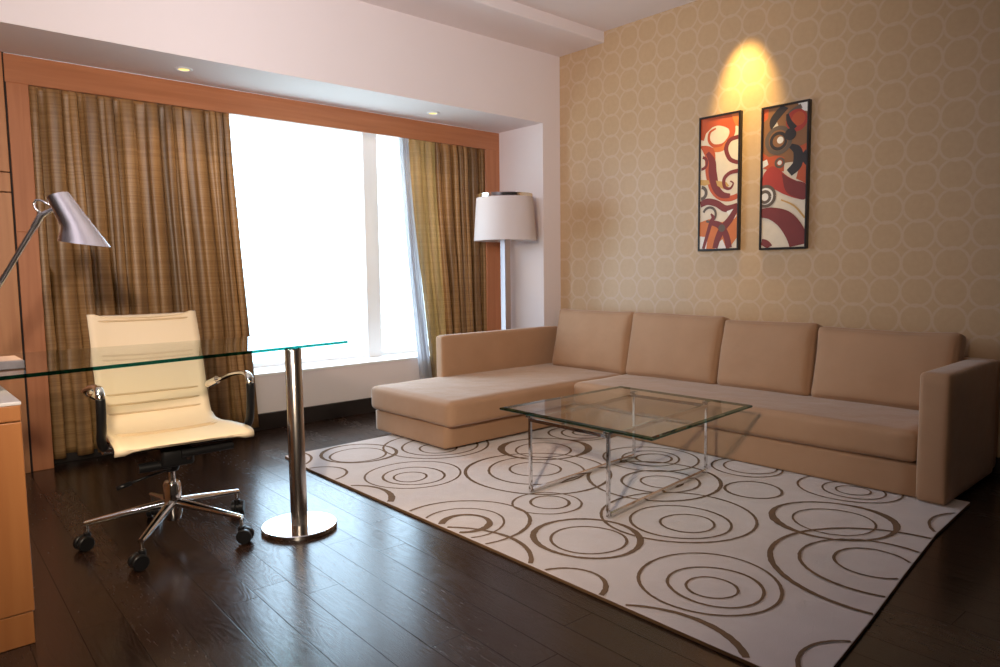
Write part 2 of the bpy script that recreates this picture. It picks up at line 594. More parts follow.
def lathe(bm, prof, cx, cy, seg=48, mi=0):
    rings = []
    for r, z in prof:
        if r < 1e-6:
            rings.append([bm.verts.new((cx, cy, z))])
        else:
            rings.append([bm.verts.new((cx + r * math.cos(2 * math.pi * k / seg), cy + r * math.sin(2 * math.pi * k / seg), z)) for k in range(seg)])
    for a, b in zip(rings, rings[1:]):
        for k in range(seg):
            k2 = (k + 1) % seg
            if len(a) == 1 and len(b) == 1:
                continue
            if len(a) == 1:
                f = bm.faces.new((a[0], b[k2], b[k]))
            elif len(b) == 1:
                f = bm.faces.new((a[k], a[k2], b[0]))
            else:
                f = bm.faces.new((a[k], a[k2], b[k2], b[k]))
            f.material_index = mi


def softbox(sx, sy, sz, r, puff=(0, 0, 0), n=14, wob=0.0, seed=0, ear=0.0):
    """rounded, puffed box centred on the origin; puff bulges the faces of each axis"""
    bm = bmesh.new()
    bmesh.ops.create_cube(bm, size=2.0)
    bmesh.ops.subdivide_edges(bm, edges=bm.edges[:], cuts=n, use_grid_fill=True)
    h = Vector((sx / 2, sy / 2, sz / 2))
    for v in bm.verts:
        q = Vector([math.copysign(1 - (1 - abs(c)) ** 1.7, c) for c in v.co])
        p = Vector([q[i] * h[i] for i in range(3)])
        inner = Vector([max(-(h[i] - r), min(h[i] - r, p[i])) for i in range(3)])
        d = p - inner
        if d.length > 1e-9:
            p = inner + d.normalized() * min(r, max(abs(c) for c in d) if sum(abs(c) > 1e-9 for c in d) == 1 else r)
        u = [max(0.0, 1 - q[i] ** 2) for i in range(3)]
        for i in range(3):
            j, k = (i + 1) % 3, (i + 2) % 3
            p[i] += puff[i] * q[i] * (u[j] * u[k]) ** 0.6
        if ear:
            k = abs(q[1]) ** 5 * abs(q[2]) ** 5 * (1.0 if q[2] > 0 else 0.4)
            p.y += ear * k * (1 if q[1] > 0 else -1)
            p.z += ear * k * (1 if q[2] > 0 else -1)
        if wob:
            for i in range(3):
                p[i] += wob * pnoise(Vector((p.x * 5 + seed, p.y * 5, p.z * 5 + i * 9)))
        v.co = p
    return bm


def put(bm, m):
    bmesh.ops.transform(bm, matrix=m, verts=bm.verts)
    return bm


def quad(bm, a, b, c, d, mi=0):
    f = bm.faces.new([bm.verts.new(p) for p in (a, b, c, d)])
    f.material_index = mi
    return f


def struct(name, bm, mats, parent=None, label=None, cat=None, **kw):
    o = finish(name, bm, mats, parent, **kw)
    if parent is None:
        o['kind'] = 'structure'
        if label:
            tag(o, label, cat)
    return o

# ------------------------------------------------------------------ room shell
XL, XR, YR = -2.4, 4.233, -2.2         # left wall, picture wall, rear wall
Y0, YF, YW = 3.987, 4.5, 4.62          # upper window wall, wooden surround, wall under the sill
ZS, ZL, ZC = 2.215, 2.755, 2.835       # soffit, low ceiling, high ceiling
XJ = 4.038                             # side of the window recess

bm = bmesh.new()
box(bm, XL - 0.1, XR + 0.1, YR - 0.1, 5.25, -0.1, 0.0)
struct('floor', bm, M['floor'], label='dark brown plank floor with a glossy finish', cat='floor')

bm = bmesh.new()
box(bm, XL - 0.1, XR + 0.1, YR - 0.1, 3.53, ZC, ZC + 0.1)
box(bm, XL - 0.1, XR + 0.1, 3.53, 5.25, ZL, ZC + 0.1, 0.004, 1)
struct('ceiling', bm, M['ceiling'], label='white ceiling stepping down towards the window wall', cat='ceiling')

bm = bmesh.new()
box(bm, XL - 0.1, XJ, Y0, 5.25, ZS, ZL)                  # bulkhead over the recess
box(bm, XJ, XR, Y0, 5.25, 0.0, ZL)                       # pier between recess and picture wall
struct('wall_back', bm, M['wall'], label='white wall over and beside the window recess', cat='wall')

bm = bmesh.new()
box(bm, XR, XR + 0.1, YR - 0.1, 5.25, 0.0, ZC)
struct('wall_right', bm, M['wallpaper'], label='beige wall papered with pale touching circles', cat='wall')
bm = bmesh.new()
box(bm, XL - 0.1, XL, YR - 0.1, 5.25, 0.0, ZC)
struct('wall_left', bm, M['rear'], label='plain brown side wall left of the camera', cat='wall')
bm = bmesh.new()
box(bm, XL, XR, YR - 0.1, YR, 0.0, ZC)
struct('wall_rear', bm, M['rear'], label='plain brown wall behind the camera', cat='wall')

# wall below the sill, and solid wall left and right of the opening behind the curtains
bm = bmesh.new()
box(bm, 0.55, XJ, YW, 5.0, 0.0, 0.366)
struct('wall_sill', bm, M['wall'], label='low white wall under the window sill', cat='wall')

bm = bmesh.new()
box(bm, 0.66, 3.96, YW - 0.018, YW, 0.0, 0.113, 0.003, 1)
struct('baseboard_back', bm, M['dark_base'], label='dark baseboard under the window', cat='baseboard')
bm = bmesh.new()
box(bm, XR - 0.015, XR, YR, Y0, 0.0, 0.082, 0.003, 1)
struct('baseboard_right', bm, M['dark_base'], label='dark baseboard of the papered wall', cat='baseboard')

# wooden surround of the window
bm = bmesh.new()
box(bm, 0.60, XJ - 0.002, YF, YF + 0.014, 2.066, ZS - 0.003, 0.002, 1)
struct('trim_1', bm, M['wood_frame'], label='red-brown wooden board across the top of the window', cat='trim')
bm = bmesh.new()
box(bm, 0.604, 0.702, YF, YF + 0.014, 0.0, 1.292, 0.002, 1)
box(bm, 0.604, 0.702, YF, YF + 0.014, 1.295, 2.066, 0.002, 1)
box(bm, 0.6045, 0.7015, YF + 0.004, YF + 0.013, 1.28, 1.30)
bm.faces.ensure_lookup_table()
struct('trim_2', bm, M['wood_frame_v'], label='red-brown wooden upright left of the left curtain', cat='trim')
bm = bmesh.new()
box(bm, 3.880, XJ - 0.002, YF, YF + 0.014, 0.0, 2.066, 0.002, 1)
struct('trim_3', bm, M['wood_frame_v'], label='red-brown wooden upright right of the right curtain', cat='trim')

# wood panelled wall at far left
bm = bmesh.new()
for z0, z1 in ((0.0, 1.495), (1.500, 1.598), (1.603, ZS)):
    box(bm, XL, 0.592, YF - 0.014, YF + 0.05, z0, z1, 0.003, 2)
box(bm, 0.57, 0.6035, YF + 0.002, YF + 0.05, 0.0, ZS, mi=1)
struct('wall_panel', bm, [M['wood_panel'], M['dark_gap']], label='wood panelling left of the window surround', cat='wall')
bm = bmesh.new()
box(bm, XL, 0.60, YF + 0.05, 5.25, 0.0, ZS)
struct('wall_window_left', bm, M['wall'])

# window: sill, frame with mullion, panes
win = bpy.data.objects.new('window_1', None)
win.location = (2.3, 4.95, 0.371)
COL.objects.link(win)
tag(win, 'wide window with one white upright, overexposed sky outside', 'window', kind='structure')
bm = bmesh.new()
box(bm, 0.60, XJ, YW - 0.004, 5.0, 0.366, 0.384, 0.003, 2)
finish('window_sill', bm, M['sill'], win)
YG = 4.95
bm = bmesh.new()
box(bm, 0.60, XJ, YG, YG + 0.08, 0.384, 0.415, 0.003, 1)
box(bm, 0.60, XJ, YG, YG + 0.08, 2.16, 2.214, 0.003, 1)
box(bm, 0.60, 0.66, YG, YG + 0.08, 0.415, 2.16, 0.003, 1)
box(bm, XJ - 0.06, XJ, YG, YG + 0.08, 0.415, 2.16, 0.003, 1)
finish('window_frame', bm, M['white'], win)
bm = bmesh.new()
box(bm, 2.952, 3.082, YG - 0.06, YG + 0.08, 0.384, 2.214, 0.004, 2)
finish('mullion', bm, M['white'], win)
for a, b in ((0.66, 2.952), (3.082, XJ - 0.06)):
    bm = bmesh.new()
    box(bm, a, b, YG + 0.045, YG + 0.053, 0.415, 2.16)
    for f in bm.faces:
        f.material_index = 0 if f.normal.y < -0.5 else 1
    finish('window_pane', bm, [M['pane'], M['glass_bottom']], win)

# ------------------------------------------------------------------ curtains
def curtain(name, mat, top0, top1, bot0, bot1, y, zt, zb, folds, amp, seed, label, cat, split=None, lead=0):
    r = random.Random(seed)
    nu, nv = folds * 14, 46
    ph = [0.0]
    for i in range(folds):
        ph.append(ph[-1] + r.choice((0.5, 0.7, 1.0, 1.5)) * r.uniform(0.85, 1.15))
    ph = [p / ph[-1] for p in ph]
    am = [r.uniform(0.45, 1.05) for _ in range(folds + 1)]
    sk = [r.uniform(-0.5, 0.5) for _ in range(folds + 1)]
    bm = bmesh.new()
    grid = []
    for j in range(nv + 1):
        v = j / nv
        z = zt + (zb - zt) * v
        row = []
        for i in range(nu + 1):
            u = i / nu
            k = min(folds - 1, int(u * folds))
            t = u * folds - k
            s = ph[k] + (ph[k + 1] - ph[k]) * t
            x0 = top0 + (bot0 - top0) * v ** 1.3
            x1 = top1 + (bot1 - top1) * v ** 1.3
            a = amp * (am[k] * (1 - t) + am[k + 1] * t) * (0.75 + 0.35 * v)
            dd = 2 * math.pi * (u * folds) + 0.9 * math.sin(2.2 * v + k) * v
            cc = math.cos(dd)
            yy = y + a * math.copysign(abs(cc) ** 0.75, cc) + amp * 0.45 * pnoise(Vector((u * folds * 0.9, v * 2.4, seed))) + 0.25 * amp * math.sin(dd * 2 + seed) * (1 - v) ** 3
            xx = x0 + (x1 - x0) * s + 0.55 * a * math.sin(dd * 2 + sk[k]) + 0.012 * v * pnoise(Vector((u * 6, v * 3, seed + 4)))
            # pinched heading and a few slack drag lines
            if v < 0.06:
                yy = y + (yy - y) * (0.55 + 0.45 * v / 0.06)
            yy = min(y + amp * 1.2, max(y - amp * 1.2, yy))
            row.append(bm.verts.new((xx, yy, z + 0.006 * math.cos(dd) * v)))
        grid.append(row)
    for j in range(nv):
        for i in range(nu):
            f = bm.faces.new((grid[j][i], grid[j][i + 1], grid[j + 1][i + 1], grid[j + 1][i]))
            if split and i < split * 14:
                f.material_index = 1
    KEEP.add(id(bm))
    mats = mat if isinstance(mat, list) else [mat]
    o = finish(name, bm, mats, None, smooth=True)
    md = o.modifiers.new('thickness', 'SOLIDIFY')
    md.thickness = 0.0015
    return tag(o, label, cat)


curtain('curtain', M['curtain'], 0.630, 1.787, 0.640, 1.890, 4.566, 2.10, 0.045, 14, 0.038, 3,
        'long brown and gold curtain hanging behind the white office chair', 'curtain')
curtain('curtain', [M['curtain'], M['lining']], 3.165, 3.955, 3.365, 3.955, 4.566, 2.10, 0.045, 10, 0.038, 11,
        'narrower gold curtain hanging right of the white sheer, beside the floor lamp', 'curtain', split=2)
curtain('sheer_curtain', M['sheer'], 3.080, 3.16, 3.245, 3.355, 4.575, 2.10, 0.05, 4, 0.02, 5,
        'narrow white sheer curtain gathered between the bright window and the gold curtain', 'curtain')

# ------------------------------------------------------------------ recessed downlights
def downlight(x, y, label):
    t = thing('recessed_downlight', (x, y, ZS), label, 'ceiling light', 'downlights over the window')
    bm = bmesh.new()
    lathe(bm, [(0.030, ZS + 0.001), (0.033, ZS - 0.006), (0.046, ZS - 0.004), (0.048, ZS - 0.0005)], x, y, 32)
    finish('trim_ring', bm, M['white'], t, smooth=True)
    bm = bmesh.new()
    lathe(bm, [(0.0, ZS - 0.004), (0.018, ZS - 0.0038), (0.030, ZS - 0.002)], x, y, 32)
    finish('lamp_lens', bm, M['bulb'], t, smooth=True)
downlight(1.412, 4.234, 'lit recessed downlight in the soffit over the left curtain')
downlight(3.161, 4.245, 'lit recessed downlight in the soffit over the right curtain')

# ------------------------------------------------------------------ rug
RX = [(1.724, 3.802), (1.698, 3.442), (1.690, 1.907), (1.681, 1.223), (1.676, 0.728), (1.842, 0.742), (2.138, 0.770), (2.566, 0.818), (3.043, 0.866), (3.568, 0.889), (3.60, 3.84)]
RINGS = [(2.062,3.555,.214,16,9),(2.038,3.521,.157,9,6),(1.565,3.773,.268,10,8),(1.685,3.314,.143,10,8),(1.566,2.846,.221,26,12),(2.044,2.974,.245,8,6),(2.028,2.949,.157,10,6),(2.002,2.945,.085,8,6),(2.508,3.397,.319,8,6),(2.507,3.362,.228,8,6),(2.46,3.319,.112,8,6),(2.909,2.876,.254,28,9),(2.878,2.856,.164,8,6),(2.536,2.556,.375,14,8),(2.551,2.587,.253,10,7),(2.56,2.602,.132,9,7),(2.212,2.175,.152,9,6),(2.228,2.172,.088,12,7),(1.791,2.251,.274,16,7),(1.785,2.241,.172,9,6),(1.784,2.227,.101,28,14),(1.469,2.013,.338,20,12),(2.031,1.779,.206,26,12),(2.016,1.759,.143,12,7),(1.657,1.546,.136,22,10),(1.466,1.129,.301,34,14),(2.026,1.238,.233,14,8),(2.011,1.205,.15,14,8),(1.993,1.207,.08,12,7),(2.495,1.679,.314,12,8),(2.441,1.631,.198,12,7),(2.444,1.596,.107,10,7),(3.048,1.634,.129,12,7),(3.165,2.308,.256,8,6),(3.17,2.308,.157,8,6),(3.179,2.294,.096,10,7),(2.849,2.018,.187,10,7),(2.846,2.006,.101,8,6),(2.848,2.06,.327,14,8),(3.383,1.851,.18,8,6),(3.396,1.842,.131,8,6),(2.908,1.207,.232,30,10),(2.891,1.195,.156,9,6),(3.39,1.338,.218,8,6),(3.374,1.309,.133,8,6),(3.368,1.308,.072,8,6),(2.568,.868,.388,24,12),(2.552,.902,.249,16,9),(2.576,.924,.129,12,8),(3.205,.713,.225,12,8),(1.832,.653,.175,22,12),(3.351,2.986,.2,8,6),(3.374,2.973,.148,8,6),(3.38,2.971,.079,8,6)]

def in_rug(x, y, mgn=0.001):
    """distance of a point inside the rug's outline is at least mgn"""
    ins = False
    n_ = len(RX)
    for i in range(n_):
        (xa, ya), (xb, yb) = RX[i], RX[(i + 1) % n_]
        if (ya > y) != (yb > y) and x < xa + (y - ya) * (xb - xa) / (yb - ya):
            ins = not ins
        t = max(0.0, min(1.0, ((x - xa) * (xb - xa) + (y - ya) * (yb - ya)) / ((xb - xa) ** 2 + (yb - ya) ** 2)))
        if math.hypot(x - xa - t * (xb - xa), y - ya - t * (yb - ya)) < mgn:
            return False
    return ins

bm = bmesh.new()
prism(bm, RX, 0.001, 0.013, 0, 0, 1)
top = [f for f in bm.faces if abs(f.normal.z) > 0.9 and f.calc_center_median().z > 0.01] or [max(bm.faces, key=lambda f: f.calc_center_median().z)]
bm.normal_update()
es = [e for e in bm.edges if all(v.co.z > 0.012 for v in e.verts)]
bmesh.ops.bevel(bm, geom=es, offset=0.0015, segments=1, affect='EDGES')
rr = random.Random(21)
for qi, (cx, cy, r, wmax, wmin) in enumerate(RINGS):
    dep = 0.66358 * cx + 0.74309 * cy + 0.09
    k = dep / 705.0 / 5.0 * 1.15
    wa, wi = wmax * k * 1.15, wmin * k * 1.4
    th = math.pi * 0.75 + rr.uniform(-0.4, 0.4)
    nseg = max(96, int(r * 1000))
    prev = None
    first = None
    e1, e2 = rr.uniform(0, 6), rr.uniform(0, 6)
    zz = 0.0136 + 0.00004 * qi
    for i in range(nseg + 1):
        a = 2 * math.pi * (i % nseg) / nseg
        rad = r * (1 + 0.022 * math.sin(2 * a + e1) + 0.012 * math.sin(3 * a + e2)) + 0.0012 * pnoise(Vector((math.cos(a) * r * 60, math.sin(a) * r * 60, qi)))
        wd = wi + (wa - wi) * (0.5 + 0.5 * math.cos(2 * (a - th))) ** 2
        wd *= 1 + 0.22 * pnoise(Vector((math.cos(a) * r * 45, math.sin(a) * r * 45, qi + 50)))
        ca, sa = math.cos(a), math.sin(a)
        p = (cx + rad * ca, cy + rad * sa)
        if in_rug(cx + (rad + wd / 2) * ca, cy + (rad + wd / 2) * sa) and in_rug(cx + (rad - wd / 2) * ca, cy + (rad - wd / 2) * sa):
            cur = (bm.verts.new((cx + (rad - wd / 2) * ca, cy + (rad - wd / 2) * sa, zz)), bm.verts.new((cx + (rad + wd / 2) * ca, cy + (rad + wd / 2) * sa, zz)))
            if prev:
                f = bm.faces.new((prev[0], prev[1], cur[1], cur[0]))
                f.material_index = 1
                f.normal_update()
                if f.normal.z < 0:
                    f.normal_flip()
            prev = cur
        else:
            prev = None
KEEP.add(id(bm))
o = finish('rug', bm, [M['rug'], M['rug_ring']])
tag(o, 'large cream rug with brown hand-drawn rings under the coffee table', 'rug')

# ------------------------------------------------------------------ sectional sofa
sofa = thing('sectional_sofa', (3.5, 2.4, 0.0), 'beige L-shaped sectional sofa with chaise against the papered wall', 'sofa')
def T(x, y, z):
    return Matrix.Translation((x, y, z))
def sb(name, x0, x1, y0, y1, z0, z1, r, puff=(0, 0, 0), n=14, wob=0.0, seed=0, rot=None):
    bm = softbox(x1 - x0, y1 - y0, z1 - z0, r, puff, n, wob, seed)
    m = T((x0 + x1) / 2, (y0 + y1) / 2, (z0 + z1) / 2)
    if rot is not None:
        m = m @ rot
    put(bm, m)
    return finish(name, bm, M['sofa'], sofa, smooth=True)
sb('chaise_base', 2.428, 4.10, 3.203, 3.960, 0.030, 0.166, 0.012, n=8)
sb('seat_base', 3.440, 4.12, 1.055, 3.210, 0.016, 0.170, 0.012, n=8)
sb('chaise_cushion', 2.398, 4.13, 3.120, 3.972, 0.170, 0.322, 0.032, (0.006, 0.008, 0.008), 18, 0.003, 1)
sb('seat_cushion', 3.418, 4.13, 1.066, 3.118, 0.176, 0.322, 0.032, (0.008, 0.004, 0.008), 18, 0.003, 4)
sb('armrest', 3.405, 4.14, 0.938, 1.062, 0.016, 0.592, 0.020, (0.002, 0.002, 0.002), 10, 0.001, 6)
sb('chaise_back', 2.945, 4.13, 3.903, 3.982, 0.300, 0.615, 0.018, (0, 0.001, 0.001), 10)
sb('sofa_back', 4.135, 4.222, 0.945, 3.900, 0.030, 0.585, 0.016, n=8)
lean = Matrix.Rotation(math.radians(13), 4, 'Y')
for i, (ya, yb, zt, sc_) in enumerate(((3.10, 3.805, 0.745, 1), (2.385, 3.09, 0.742, 1), (1.79, 2.375, 0.722, 1), (1.075, 1.78, 0.705, 1))):
    hgt = (zt - 0.315) / math.cos(math.radians(13)) + 0.005
    bm = softbox(0.145, yb - ya, hgt, 0.040, (0.034, 0.000, 0.004), 18, 0.006, 10 + i, 0.010)
    put(bm, T(4.035, (ya + yb) / 2, 0.312 + (zt - 0.312) / 2) @ lean)
    finish('back_cushion', bm, M['sofa'], sofa, smooth=True)
for x, y in ((2.50, 3.80), (3.2, 3.85), (3.55, 3.84), (4.05, 3.85), (4.05, 1.0)):
    bm = bmesh.new()
    box(bm, x - 0.03, x + 0.03, y - 0.03, y + 0.03, 0.0 if x < 1.8 or y > 3.845 or x > 3.6 else 0.0162, 0.034, 0.003, 1)
    finish('sofa_foot', bm, M['black'], sofa)

# ------------------------------------------------------------------ coffee table
ct = thing('coffee_table', (2.70, 2.09, 0.0136), 'low square glass coffee table on thin chrome legs standing on the rug', 'table')
ZT0, ZT1 = 0.384, 0.398
TP = [(2.245, 1.628), (3.150, 1.700), (3.165, 2.520), (2.248, 2.528)]
bm = bmesh.new()
def bevel_glass(bm, pts, z0, z1, bev):
    cx = sum(p[0] for p in pts) / len(pts)
    cy = sum(p[1] for p in pts) / len(pts)
    def ins(d):
        return [(x + (d if x < cx else -d), y + (d if y < cy else -d)) for x, y in pts]
    rows = [(ins(0.003), z0, ), (pts, z0 + 0.003), (pts, z1 - 0.004), (ins(bev), z1)]
    rv = [[bm.verts.new((x, y, r[1])) for x, y in r[0]] for r in rows]
    n = len(pts)
    f = bm.faces.new(rv[0][::-1])
    f.material_index = 1
    f = bm.faces.new(rv[-1])
    f.material_index = 0
    for a in range(3):
        for i in range(n):
            f = bm.faces.new((rv[a][i], rv[a][(i + 1) % n], rv[a + 1][(i + 1) % n], rv[a + 1][i]))
            f.material_index = 2
bevel_glass(bm, TP, ZT0, ZT1, 0.014)
finish('glass_top', bm, [M['glass_top'], M['glass_bottom'], M['glass_edge_dark']], ct)
LG = [(2.268, 2.335), (2.262, 1.862), (3.140, 1.945), (3.120, 2.385)]
for x, y in LG:
    bm = bmesh.new()
    box(bm, x - 0.0075, x + 0.0075, y - 0.0075, y + 0.0075, 0.0162, ZT0 - 0.012, 0.002, 1)
    box(bm, x - 0.016, x + 0.016, y - 0.016, y + 0.016, ZT0 - 0.012, ZT0, 0.001, 1)
    finish('leg', bm, M['chrome'], ct)
for a, b in ((1, 2), (0, 3)):
    bm = bmesh.new()
    (xa, ya), (xb, yb) = LG[a], LG[b]
    bar(bm, [(xa + 0.01, ya, 0.0235), (xb - 0.01, yb, 0.0235)], (0, 1, 0), 0.018, 0.014)
    finish('floor_rail', bm, M['chrome'], ct)
for a, b in ((0, 1), (2, 3), (1, 2), (0, 3)):
    bm = bmesh.new()
    (xa, ya), (xb, yb) = LG[a], LG[b]
    bar(bm, [(xa, ya, ZT0 - 0.022), (xb, yb, ZT0 - 0.022)], (0, 0, 1), 0.016, 0.012)
    finish('top_rail', bm, M['chrome'], ct)

# ------------------------------------------------------------------ paintings
def painting(name, y0, y1, z0, z1, label, art, mats):
    t = thing(name, (XR, (y0 + y1) / 2, z0), label, 'painting', 'paintings on the papered wall')
    xf, xb, fw = XR - 0.032, XR - 0.0015, 0.013
    bm = bmesh.new()
    for a in ((y0, y0 + fw, z0, z1), (y1 - fw, y1, z0, z1), (y0 + fw, y1 - fw, z0, z0 + fw), (y0 + fw, y1 - fw, z1 - fw, z1)):
        box(bm, xf, xb, a[0], a[1], a[2], a[3], 0.0015, 1)
    finish('picture_frame', bm, M['black_frame'], t)
    W, H = (y1 - y0) - 2 * fw, (z1 - z0) - 2 * fw
    asp = H / W
    bm = bmesh.new()
    layer = [0]
    def P(u, v):     # u to the right as seen, v down
        return (xf + 0.008 - layer[0] * 0.00012, y1 - fw - u * W, z1 - fw - v * H)
    def clamp(p):
        return (min(1, max(0, p[0])), min(1, max(0, p[1])))
    def poly(pts, mi):
        layer[0] += 1
        pts = [clamp(p) for p in pts]
        c = (sum(p[0] for p in pts) / len(pts), sum(p[1] for p in pts) / len(pts))
        vs = [bm.verts.new(P(*p)) for p in pts]
        f = bm.faces.new(vs)
        f.material_index = mi
    def spline(pts, n=10):
        out = []
        for i in range(len(pts) - 1):
            p0, p1, p2, p3 = pts[max(0, i - 1)], pts[i], pts[i + 1], pts[min(len(pts) - 1, i + 2)]
            for k in range(n):
                s = k / n
                out.append(tuple(0.5 * ((2 * b) + (-a + c) * s + (2 * a - 5 * b + 4 * c - d) * s * s + (-a + 3 * b - 3 * c + d) * s ** 3) for a, b, c, d in zip(p0, p1, p2, p3)))
        out.append(tuple(pts[-1]))
        return out
    def stroke(pts, mi):    # points (u, v, half-width in units of the picture's width)
        layer[0] += 1
        sp = spline(pts)
        prev = None
        for i, (u, v, wd) in enumerate(sp):
            a, b = sp[max(0, i - 1)], sp[min(len(sp) - 1, i + 1)]
            dx, dy = b[0] - a[0], (b[1] - a[1]) * asp
            l = math.hypot(dx, dy) or 1
            nx, ny = -dy / l, dx / l
            cur = tuple(bm.verts.new(P(*clamp((u + s * nx * wd, v + s * ny * wd / asp)))) for s in (-1, 1))
            if prev:
                try:
                    f = bm.faces.new((prev[0], prev[1], cur[1], cur[0]))
                    f.material_index = mi
                except ValueError:
                    pass
            prev = cur
    def disk(u, v, r, mi, n=28):
        poly([(u + r * math.cos(2 * math.pi * k / n), v + r * math.sin(2 * math.pi * k / n) / asp) for k in range(n)], mi)
    def ring(u, v, r, wd, mi, a0=0, a1=360):
        stroke([(u + r * math.cos(math.radians(a)), v + r * math.sin(math.radians(a)) / asp, wd) for a in [a0 + (a1 - a0) * k / 16 for k in range(17)]], mi)
    poly([(0, 0), (1, 0), (1, 1), (0, 1)], 0)
    art(poly, stroke, disk, ring, spline)
    bmesh.ops.remove_doubles(bm, verts=bm.verts, dist=1e-7)
    for f in bm.faces:
        f.normal_update()
        if f.normal.x > 0:
            f.normal_flip()
    KEEP.add(id(bm))
    finish('canvas', bm, mats, t)
    bm = bmesh.new()
    box(bm, xf + 0.0085, xb, y0 + 0.005, y1 - 0.005, z0 + 0.005, z1 - 0.005)
    finish('backing', bm, M['black_frame'], t)

def paint(name, c):
    return simple(name, c, 0.5, noise=0.12, nscale=18)
ART = [paint('paint_cream', (0.72, 0.62, 0.50)), paint('paint_orange_red', (0.50, 0.085, 0.025)), paint('paint_maroon', (0.19, 0.025, 0.022)),
       paint('paint_orange', (0.62, 0.17, 0.04)), paint('paint_dark', (0.030, 0.022, 0.024)), paint('paint_ochre', (0.55, 0.32, 0.10)),
       paint('paint_brown', (0.26, 0.115, 0.045)), paint('paint_white', (0.78, 0.74, 0.72)), paint('paint_grey_brown', (0.12, 0.085, 0.065)), paint('paint_red', (0.42, 0.04, 0.025))]

def art_a(poly, stroke, disk, ring, spline):
    poly([(0, 0), (1, 0), (1, .06), (.9, .1), (.7, .04), (.4, .05), (.1, .12), (0, .16)], 1)
    poly([(.80, 0), (1, 0), (1, .10), (.92, .09), (.86, .05)], 3)
    stroke([(.02, .16, .06), (.12, .07, .09), (.45, .035, .10), (.78, .08, .09), (.82, .15, .07), (.62, .215, .05), (.36, .215, .04), (.22, .17, .035), (.24, .11, .03), (.40, .085, .02)], 1)
    stroke([(.72, .20, .05), (.56, .245, .06), (.28, .24, .05), (.05, .21, .03)], 3)
    stroke([(1.0, .175, .05), (.78, .19, .05), (.68, .25, .055), (.78, .33, .05), (1.0, .365, .045)], 2)
    stroke([(.0, .205, .02), (.14, .235, .10), (.24, .27, .14), (.26, .34, .14), (.27, .42, .13), (.36, .53, .12), (.55, .60, .10), (.80, .625, .07), (1.0, .61, .06)], 1)
    stroke([(.18, .26, .05), (.31, .33, .09), (.33, .42, .11), (.42, .53, .10), (.58, .59, .08), (.80, .605, .05)], 2)
    ring(.03, .335, .14, .035, 2, -80, 95)
    poly([(0, .46), (.22, .47), (.26, .5), (.12, .51), (0, .50)], 5)
    poly([(.42, .48), (.7, .50), (.78, .53), (.62, .55), (.46, .52)], 5)
    stroke([(1.0, .425, .05), (.78, .435, .045), (.64, .475, .045), (.66, .535, .04), (.80, .55, .03), (.88, .515, .02), (.80, .495, .015)], 2)
    ring(.02, .565, .14, .04, 8, -85, 90)
    stroke([(0, .655, .07), (.2, .635, .08), (.45, .655, .08), (.7, .70, .08), (1.0, .685, .07)], 2)
    poly([(0, .79), (.25, .77), (.6, .80), (.85, .77), (1, .72), (1, .92), (.8, 1), (0, 1)], 3)
    poly([(0, .90), (.22, .91), (.18, 1), (0, 1)], 7)
    poly([(.44, .97), (.62, .93), (.72, 1), (.42, 1)], 7)
    poly([(.72, .72), (.95, .70), (.98, .76), (.86, .80)], 7)
    ring(.26, .735, .17, .030, 8, -160, 120)
    stroke([(.30, .73, .02), (.36, .76, .045), (.30, .80, .05), (.20, .90, .045), (.10, 1.0, .04)], 2)
    stroke([(.98, .70, .06), (.82, .78, .08), (.62, .85, .09), (.50, .92, .08), (.42, 1.0, .07)], 2)
    stroke([(.30, .80, .05), (.52, .82, .08), (.70, .89, .08), (.80, 1.0, .08)], 2)
    disk(.60, .845, .09, 8)

def art_b(poly, stroke, disk, ring, spline):
    poly([(0, 0), (1, 0), (1, .40), (0, .40)], 6)
    poly([(.78, .0), (1, 0), (1, .065), (.9, .055)], 7)
    poly([(0, .0), (.12, 0), (.10, .07), (0, .09)], 1)
    stroke([(.52, .0, .08), (.34, .05, .09), (.22, .10, .08), (.24, .16, .05)], 4)
    stroke([(.86, .02, .05), (.62, .06, .06), (.56, .11, .05)], 8)
    disk(.76, .115, .24, 9)
    disk(.80, .105, .15, 1)
    stroke([(.55, .06, .03), (.60, .12, .06), (.72, .17, .07)], 4)
    poly([(.16, .165), (.32, .105), (.38, .165)], 0)
    poly([(0, .36), (0, .31), (.14, .345), (.3, .34), (.5, .36), (.5, .46), (.2, .45), (0, .42)], 1)
    disk(.36, .235, .30, 6)
    ring(.36, .235, .27, .045, 8)
    ring(.36, .24, .17, .035, 4)
    disk(.37, .24, .13, 6)
    disk(.40, .235, .075, 7)
    disk(.63, .205, .13, 4)
    poly([(.84, .30), (1, .28), (1, .56), (.78, .52), (.86, .42)], 1)
    stroke([(.64, .285, .05), (.80, .33, .10), (.80, .42, .11), (.62, .475, .09)], 4)
    stroke([(1.02, .33, .04), (.97, .375, .08), (1.02, .43, .04)], 4)
    poly([(.0, .37), (.1, .36), (.14, .40), (0, .42)], 7)
    ring(.40, .395, .095, .025, 8)
    disk(.40, .395, .05, 7)
    poly(spline([(0, .56), (.02, .47), (.20, .415), (.36, .435), (.60, .50), (.85, .545), (1.0, .565), (1.0, .665), (.80, .66), (.5, .62), (.25, .575), (0, .56)], 4), 9)
    poly(spline([(.45, .47), (.70, .525), (1.0, .565), (1.0, .665), (.80, .655), (.55, .60), (.45, .47)], 4), 2)
    disk(.08, .625, .23, 7)
    ring(.08, .625, .22, .035, 8)
    ring(.07, .63, .12, .035, 8)
    stroke([(.0, .745, .10), (.25, .755, .14), (.55, .805, .20), (.78, .90, .22), (.88, 1.0, .20)], 2)
    stroke([(.0, .955, .07), (.12, .97, .08), (.22, 1.0, .07)], 2)
    stroke([(.45, .66, .015), (.75, .71, .02), (1.0, .80, .02)], 5)

